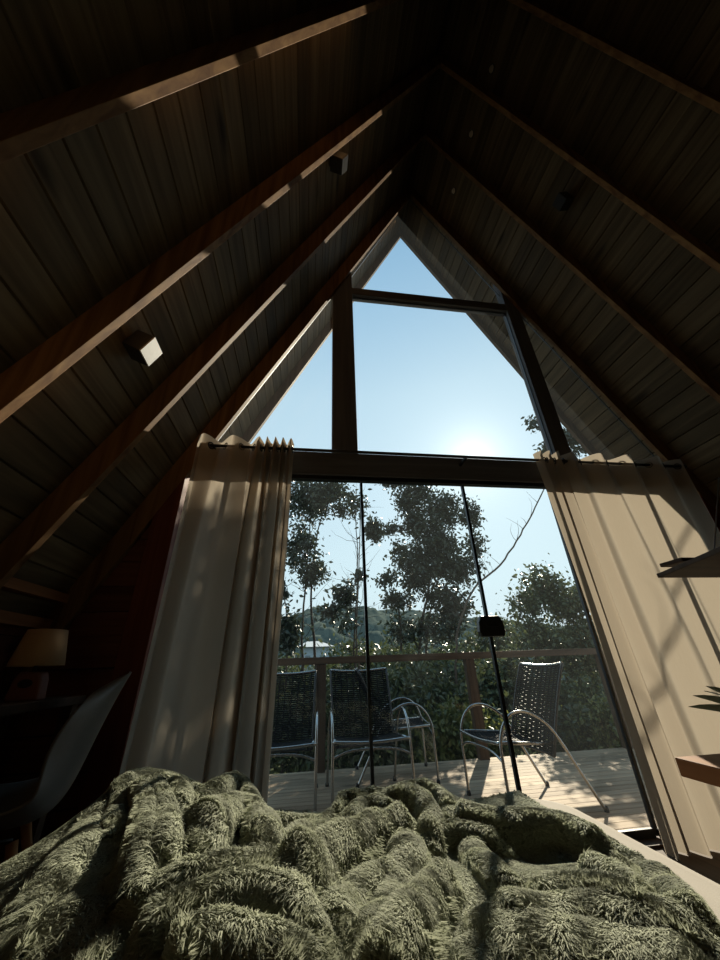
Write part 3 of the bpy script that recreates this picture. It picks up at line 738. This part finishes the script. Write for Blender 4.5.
# ------------------------------------------------------------------ outside: ground, hill, house
gxs = np.concatenate([np.linspace(-40, -6, 18), np.linspace(-5, 8, 40), np.linspace(9, 60, 24)]); gys = np.concatenate([np.linspace(.2, 9, 36), np.linspace(10, 60, 30)])
GX2, GY2 = np.meshgrid(gxs, gys)
GZ2 = -.75 - .10 * GY2 - .0008 * GY2 ** 2 + .12 * np.sin(GX2 * .9) * np.cos(GY2 * .8) - .5 * np.exp(-((GY2 - .2) / 2) ** 2)
def gz(x, y): return -.75 - .10 * y - .0008 * y * y - .5 * math.exp(-((y - .2) / 2) ** 2)
n_x = len(gxs); a = (np.arange(len(gys) - 1)[:, None] * n_x + np.arange(n_x - 1)[None]).ravel()
F2 = np.stack([a, a + 1, a + n_x + 1, a + n_x], 1)
struct(npmesh('ground', np.stack([GX2, GY2, GZ2], 2).reshape(-1, 3), [F2], 'ground', None, np.zeros(len(F2)), True))
# wooded hill: a closed mound with a knobbly canopy
hx = np.linspace(-110, 120, 240); hy = np.linspace(62, 190, 90); HX, HY = np.meshgrid(hx, hy)
cr = np.interp(HX, [-110, -70, -40, -18, -8, 2, 14, 30, 60, 120], [3, 5, 8, 10.5, 14, 16.5, 16.5, 15, 11, 7])
prf = np.sin(np.clip((HY - 62) / 128, 0, 1) * PI) ** .7
HZ = -9 + (cr + 9) * prf
r1 = np.random.default_rng(3); kn = np.zeros_like(HZ)
cx_ = r1.uniform(-110, 120, 2600); cy_ = r1.uniform(62, 190, 2600); rr_ = r1.uniform(1.6, 3.6, 2600); hh_ = r1.uniform(.5, 2.2, 2600)
for a_, b_, r_, h_ in zip(cx_, cy_, rr_, hh_):
    i0, i1 = np.searchsorted(hx, [a_ - r_, a_ + r_]); j0, j1 = np.searchsorted(hy, [b_ - r_, b_ + r_])
    sub = np.sqrt(np.clip(1 - ((HX[j0:j1, i0:i1] - a_) ** 2 + (HY[j0:j1, i0:i1] - b_) ** 2) / r_ ** 2, 0, 1)) * h_
    kn[j0:j1, i0:i1] = np.maximum(kn[j0:j1, i0:i1], sub)
HZ = HZ + kn
n_x = len(hx); a = (np.arange(len(hy) - 1)[:, None] * n_x + np.arange(n_x - 1)[None]).ravel(); F3 = np.stack([a, a + 1, a + n_x + 1, a + n_x], 1)
struct(npmesh('hill', np.stack([HX, HY, HZ], 2).reshape(-1, 3), [F3], 'hill_forest', None, r1.random(len(F3)), True))
# house across the valley
hp = at(313, 660, 34.); hw0 = at(299, 660, 34.).x; hw1 = at(331, 660, 34.).x; zt_ = at(313, 647, 34.).z; zr = at(313, 640, 34.).z
house = thing('house', 'small pale blue house seen between the trunks beyond the railing', 'house', (hp.x, 34, -4.5))
MB().box((hw0 + .2, 34, -4.5), (hw1 - .2, 38, zt_)).build('wall', 'house_wall', house)
MB().add([(hw0 - .3, 33.5, zt_), (hw1 + .3, 33.5, zt_), (hw1 + .3, 38.5, zt_), (hw0 - .3, 38.5, zt_), (hp.x - .6, 36, zr), (hp.x + .6, 36, zr)],
         [(0, 1, 5, 4), (2, 3, 4, 5), (1, 2, 5), (3, 0, 4), (3, 2, 1, 0)]).build('roof', 'house_roof', house)
for x in (hw0 + .55, hw1 - 1.0): MB().box((x, 33.96, zt_ - 1.7), (x + .45, 34.02, zt_ - .7)).build('window', 'shutter', house)

# ------------------------------------------------------------------ trees and bushes
DENS = 2.3
def leaves(name, blobs, size, mat, parent, seed, droop=.25):
    """blobs: (centre, radii, count)"""
    r = np.random.default_rng(seed); P = []
    for c, rad, n in blobs:
        n = int(n * DENS)
        # sub-clusters so the crown shows gaps
        k = max(5, n // 26); d = r.normal(size=(k, 3)); d /= np.linalg.norm(d, axis=1)[:, None]
        cc = np.array(c) + d * (r.random((k, 1)) ** .40) * r.uniform(.75, 1.35, (k, 1)) * np.array(rad)
        idx = r.integers(0, k, n); P.append(cc[idx] + r.normal(size=(n, 3)) * (np.array(rad) * .11 + .03) * np.where(r.random((n, 1)) < .3, 2.2, 1.))
    P = np.concatenate(P); n = len(P)
    d = r.normal(size=(n, 3)); d[:, 2] -= droop; d /= np.linalg.norm(d, axis=1)[:, None]
    u = r.normal(size=(n, 3)); s = np.cross(d, u); s /= np.linalg.norm(s, axis=1)[:, None]; nn_ = np.cross(s, d)
    L = (size * r.uniform(.7, 1.35, n))[:, None]; W = L * .24
    v = np.stack([P, P + d * L * .35 + s * W + nn_ * W * .3, P + d * L * .7 + s * W * .75 + nn_ * W * .2, P + d * L, P + d * L * .7 - s * W * .75 + nn_ * W * .2, P + d * L * .35 - s * W + nn_ * W * .3], 1).reshape(-1, 3)
    b = np.arange(n) * 6
    f = np.concatenate([np.stack([b, b + 1, b + 2, b + 3], 1), np.stack([b, b + 3, b + 4, b + 5], 1)])
    t = r.random(n)
    return npmesh(name, v, [f], mat, parent, np.concatenate([t, t]), False)
def tree(name, label, cat, trunks, blobs, size, mat, seed, group=None, twigs=0, rad=.035):
    """trunks: list of point lists (metres)"""
    r = random.Random(seed); p0 = Vector(trunks[0][0]); root = thing(name, label, cat, p0, 0, group)
    for tr in trunks:
        pts = arc_pts(tr, 5); k = len(pts)
        pts = [p + Vector((r.uniform(-.012, .012), r.uniform(-.012, .012), 0)) for p in pts]
        MB().tube(pts, [rad * (1 - .7 * i / k) for i in range(k)], 8, r.random()).build('trunk', 'bark', root)
    allp = [Vector(p) for tr in trunks for p in arc_pts(tr, 5)[2:]]
    for c, rd_, n in blobs:
        c = Vector(c)
        for q in range(1 + n // 260):
            e = c + Vector((r.uniform(-.7, .7) * rd_[0], r.uniform(-.7, .7) * rd_[1], r.uniform(-.4, .8) * rd_[2]))
            s = min(allp, key=lambda p: (p - e).length + .6 * max(0, p.z - e.z)); mid = (s + e) / 2 + Vector((r.uniform(-.1, .1), r.uniform(-.1, .1), -.08))
            MB().tube(arc_pts([s, mid, e], 4), [rad * .42 * (1 - .85 * i / 8) for i in range(9)], 5, r.random()).build('branch', 'bark', root)
    b = MB()
    for q in range(twigs):
        s = r.choice(allp); L = r.uniform(.3, .9); dirv = Vector((r.uniform(-1, 1), r.uniform(-.6, .6), r.uniform(.1, 1))).normalized(); pt = [s]
        for i in range(5): dirv = (dirv + Vector((r.uniform(-.35, .35), r.uniform(-.35, .35), r.uniform(-.2, .3)))).normalized(); pt.append(pt[-1] + dirv * L / 5)
        b.tube(pt, [.006 * (1 - .75 * i / 5) for i in range(6)], 4)
    if b.v: b.build('twigs', 'bark', root)['kind'] = 'stuff'
    if blobs: leaves('foliage', blobs, size, mat, root, seed)
    return root
def B(px, py, Y, rx, rz, n, ry=None): p = at(px, py, Y); return (tuple(p), (rx, ry or rx, rz), n)
def T(*pp): return [tuple(at(*p)) for p in pp]
def foot(px, py, Y): p = at(px, py, Y); return (p.x, p.y, gz(p.x, p.y))
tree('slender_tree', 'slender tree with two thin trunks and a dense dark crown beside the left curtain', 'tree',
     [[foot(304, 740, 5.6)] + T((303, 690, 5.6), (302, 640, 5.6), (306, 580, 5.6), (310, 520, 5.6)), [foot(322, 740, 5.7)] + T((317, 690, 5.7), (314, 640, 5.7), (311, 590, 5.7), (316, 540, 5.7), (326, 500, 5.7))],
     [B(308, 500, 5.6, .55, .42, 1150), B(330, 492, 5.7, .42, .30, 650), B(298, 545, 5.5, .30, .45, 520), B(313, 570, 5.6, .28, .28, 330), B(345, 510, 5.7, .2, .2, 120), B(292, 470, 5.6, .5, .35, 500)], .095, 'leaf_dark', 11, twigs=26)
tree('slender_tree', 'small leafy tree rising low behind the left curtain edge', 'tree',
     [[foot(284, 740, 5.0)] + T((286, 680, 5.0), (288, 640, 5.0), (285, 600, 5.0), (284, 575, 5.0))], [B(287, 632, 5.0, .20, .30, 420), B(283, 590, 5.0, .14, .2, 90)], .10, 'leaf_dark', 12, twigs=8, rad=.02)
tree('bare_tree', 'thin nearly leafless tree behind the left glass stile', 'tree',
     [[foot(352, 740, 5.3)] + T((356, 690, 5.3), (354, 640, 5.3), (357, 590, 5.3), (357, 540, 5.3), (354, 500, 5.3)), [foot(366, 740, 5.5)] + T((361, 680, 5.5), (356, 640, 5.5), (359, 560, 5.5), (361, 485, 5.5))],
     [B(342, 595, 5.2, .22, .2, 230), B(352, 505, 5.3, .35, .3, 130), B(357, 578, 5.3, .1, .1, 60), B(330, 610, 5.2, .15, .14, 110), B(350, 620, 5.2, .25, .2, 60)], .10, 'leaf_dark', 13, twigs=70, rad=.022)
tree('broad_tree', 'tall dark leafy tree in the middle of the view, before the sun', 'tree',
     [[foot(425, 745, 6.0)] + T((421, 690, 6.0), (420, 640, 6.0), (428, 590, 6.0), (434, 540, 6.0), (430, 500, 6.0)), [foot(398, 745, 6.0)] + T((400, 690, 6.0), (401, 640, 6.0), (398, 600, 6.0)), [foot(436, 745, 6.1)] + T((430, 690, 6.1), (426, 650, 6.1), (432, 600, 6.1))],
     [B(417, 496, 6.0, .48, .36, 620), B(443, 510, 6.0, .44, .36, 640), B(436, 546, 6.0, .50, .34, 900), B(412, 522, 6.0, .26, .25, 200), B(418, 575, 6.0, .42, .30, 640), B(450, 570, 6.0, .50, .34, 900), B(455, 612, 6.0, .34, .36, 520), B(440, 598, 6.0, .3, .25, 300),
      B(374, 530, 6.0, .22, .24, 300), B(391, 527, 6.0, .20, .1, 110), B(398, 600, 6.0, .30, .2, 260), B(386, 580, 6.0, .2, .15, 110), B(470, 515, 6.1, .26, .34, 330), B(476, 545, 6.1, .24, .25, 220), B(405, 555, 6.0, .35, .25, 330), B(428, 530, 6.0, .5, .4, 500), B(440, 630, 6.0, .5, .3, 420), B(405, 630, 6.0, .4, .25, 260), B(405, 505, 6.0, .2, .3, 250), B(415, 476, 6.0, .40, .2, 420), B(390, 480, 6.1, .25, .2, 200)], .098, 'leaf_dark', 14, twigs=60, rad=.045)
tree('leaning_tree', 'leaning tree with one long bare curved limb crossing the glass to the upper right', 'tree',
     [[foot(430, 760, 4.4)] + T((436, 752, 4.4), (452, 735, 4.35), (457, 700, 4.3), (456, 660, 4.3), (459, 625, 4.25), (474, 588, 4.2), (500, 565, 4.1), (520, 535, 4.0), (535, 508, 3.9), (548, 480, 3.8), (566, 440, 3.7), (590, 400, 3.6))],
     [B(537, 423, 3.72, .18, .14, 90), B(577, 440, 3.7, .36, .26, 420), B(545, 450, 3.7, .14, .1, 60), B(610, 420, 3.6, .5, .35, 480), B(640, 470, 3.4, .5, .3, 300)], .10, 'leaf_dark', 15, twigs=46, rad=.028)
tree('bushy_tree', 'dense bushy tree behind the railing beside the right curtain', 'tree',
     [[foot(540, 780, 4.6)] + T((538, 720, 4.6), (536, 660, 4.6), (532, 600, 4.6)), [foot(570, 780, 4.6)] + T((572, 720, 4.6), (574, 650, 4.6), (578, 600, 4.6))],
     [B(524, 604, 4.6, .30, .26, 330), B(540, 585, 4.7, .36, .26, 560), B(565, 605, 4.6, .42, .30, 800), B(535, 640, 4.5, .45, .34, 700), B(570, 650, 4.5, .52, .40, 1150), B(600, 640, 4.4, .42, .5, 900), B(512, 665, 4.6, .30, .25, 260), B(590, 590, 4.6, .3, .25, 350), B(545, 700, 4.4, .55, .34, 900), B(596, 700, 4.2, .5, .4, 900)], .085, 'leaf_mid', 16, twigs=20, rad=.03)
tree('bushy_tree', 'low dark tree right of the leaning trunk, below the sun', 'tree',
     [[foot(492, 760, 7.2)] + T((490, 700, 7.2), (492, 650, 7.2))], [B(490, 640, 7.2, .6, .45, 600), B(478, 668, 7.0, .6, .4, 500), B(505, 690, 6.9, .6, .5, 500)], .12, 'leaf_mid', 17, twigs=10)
bush = [('yellow green bush at the foot of the leaning tree, behind the deck edge', 447, 728, 3.3, .42, .26, 700, 'leaf_light'),
        ('yellow green bush between the railing post and the right chair', 503, 735, 3.3, .30, .22, 420, 'leaf_light'),
        ('yellow green bush beside the lower edge of the right curtain', 612, 722, 3.2, .42, .30, 800, 'leaf_light'),
        ('dark bush behind the middle chair', 392, 705, 3.9, .55, .42, 1000, 'leaf_mid'),
        ('dark bush left of the middle chair, behind the railing', 318, 712, 3.8, .50, .30, 800, 'leaf_mid'),
        ('low bush behind the left chair', 284, 720, 3.6, .45, .30, 600, 'leaf_mid'),
        ('dark bush below the middle tree', 420, 690, 5.0, .8, .5, 1200, 'leaf_mid'),
        ('mid green bush right of the rail post', 490, 690, 4.6, .5, .42, 800, 'leaf_mid'),
        ('shrub patch below the far house', 330, 690, 7.5, 1.1, .4, 1000, 'leaf_mid'),
        ('shrubs under the pale house, left', 285, 690, 8.5, 1.2, .5, 900, 'leaf_mid'),
        ('shrubs below the hill, centre', 385, 665, 9.5, 1.3, .6, 1100, 'leaf_mid'),
        ('shrubs on the slope right of the middle tree', 455, 665, 10., 1.4, .7, 1100, 'leaf_mid'),
        ('dark thicket below the handrail, behind the right chair', 565, 720, 3.9, .75, .5, 1300, 'leaf_mid'),
        ('dark thicket below the handrail, by the rail post', 470, 720, 4.2, .6, .45, 900, 'leaf_mid'),
        ('thicket between the two left chairs and the slope', 350, 730, 3.6, .7, .4, 1000, 'leaf_mid'),
        ('tall thicket left of the pale house', 268, 690, 6.0, .8, .6, 700, 'leaf_mid'),
        ('thicket rising behind the middle chair, below the hill', 360, 670, 7.0, .9, .5, 1000, 'leaf_mid'),
        ('thicket at the foot of the bushy tree', 620, 690, 5.2, .9, .6, 1200, 'leaf_mid')]
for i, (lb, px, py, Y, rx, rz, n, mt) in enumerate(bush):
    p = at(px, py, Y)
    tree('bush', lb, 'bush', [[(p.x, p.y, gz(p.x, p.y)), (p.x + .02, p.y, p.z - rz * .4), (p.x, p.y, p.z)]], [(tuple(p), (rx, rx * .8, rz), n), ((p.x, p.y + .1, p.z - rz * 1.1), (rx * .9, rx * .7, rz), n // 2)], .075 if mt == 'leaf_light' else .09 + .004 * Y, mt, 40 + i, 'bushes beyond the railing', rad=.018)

# ------------------------------------------------------------------ light
SUN = Vector(ray(472, 459)); SUN.normalize()
sl = bpy.data.lights.new('sun', 'SUN'); sl.energy = 10.0; sl.angle = .011; sl.color = (1, .885, .69)
so_ = bpy.data.objects.new('sun', sl); C.objects.link(so_); so_.rotation_euler = SUN.to_track_quat('Z', 'Y').to_euler()
w = bpy.data.worlds.new('sky'); S.world = w; w.use_nodes = True; nt = w.node_tree; bg = nt.nodes['Background']
tc = N(nt, 'ShaderNodeTexCoord'); nz = N(nt, 'ShaderNodeVectorMath', _operation='NORMALIZE'); nt.links.new(tc.outputs['Generated'], nz.inputs[0])
sx = N(nt, 'ShaderNodeSeparateXYZ'); nt.links.new(nz.outputs[0], sx.inputs[0])
rp = N(nt, 'ShaderNodeValToRGB'); e = rp.color_ramp.elements
e[0].position = 0.; e[0].color = (.62, .72, .76, 1); e[1].position = .9; e[1].color = (.22, .42, .62, 1)
for pos, col in ((.18, (.58, .74, .80)), (.42, (.50, .67, .775)), (.65, (.42, .60, .725))):
    q = e.new(pos); q.color = (*col, 1)
nt.links.new(sx.outputs['Z'], rp.inputs[0])
dt = N(nt, 'ShaderNodeVectorMath', _operation='DOT_PRODUCT'); dt.inputs[1].default_value = SUN; nt.links.new(nz.outputs[0], dt.inputs[0])
ac = N(nt, 'ShaderNodeMath', _operation='ARCCOSINE'); nt.links.new(dt.outputs['Value'], ac.inputs[0])
def glow(width, col, strength):
    m1 = N(nt, 'ShaderNodeMath', _operation='DIVIDE'); m1.inputs[1].default_value = width; nt.links.new(ac.outputs[0], m1.inputs[0])
    m2 = N(nt, 'ShaderNodeMath', _operation='POWER'); m2.inputs[1].default_value = 1.3; nt.links.new(m1.outputs[0], m2.inputs[0])
    m3 = N(nt, 'ShaderNodeMath', _operation='MULTIPLY'); m3.inputs[1].default_value = -1; nt.links.new(m2.outputs[0], m3.inputs[0])
    m4 = N(nt, 'ShaderNodeMath', _operation='EXPONENT'); nt.links.new(m3.outputs[0], m4.inputs[0])
    v = N(nt, 'ShaderNodeVectorMath', _operation='SCALE'); v.inputs[0].default_value = [c * strength for c in col]; nt.links.new(m4.outputs[0], v.inputs['Scale']); return v
g1 = glow(.055, (1, .88, .62), .5); g2 = glow(.24, (1, .95, .78), .22)
a1 = N(nt, 'ShaderNodeVectorMath', _operation='ADD'); a2 = N(nt, 'ShaderNodeVectorMath', _operation='ADD')
nt.links.new(rp.outputs[0], a1.inputs[0]); nt.links.new(g1.outputs[0], a1.inputs[1]); nt.links.new(a1.outputs[0], a2.inputs[0]); nt.links.new(g2.outputs[0], a2.inputs[1])
nt.links.new(a2.outputs[0], bg.inputs['Color']); bg.inputs['Strength'].default_value = 1.22

vs_ = S.view_settings; S.display_settings.display_device = 'sRGB'; vs_.view_transform = 'Standard'; vs_.look = 'None'; vs_.exposure = 0; vs_.gamma = 1; vs_.use_curve_mapping = False
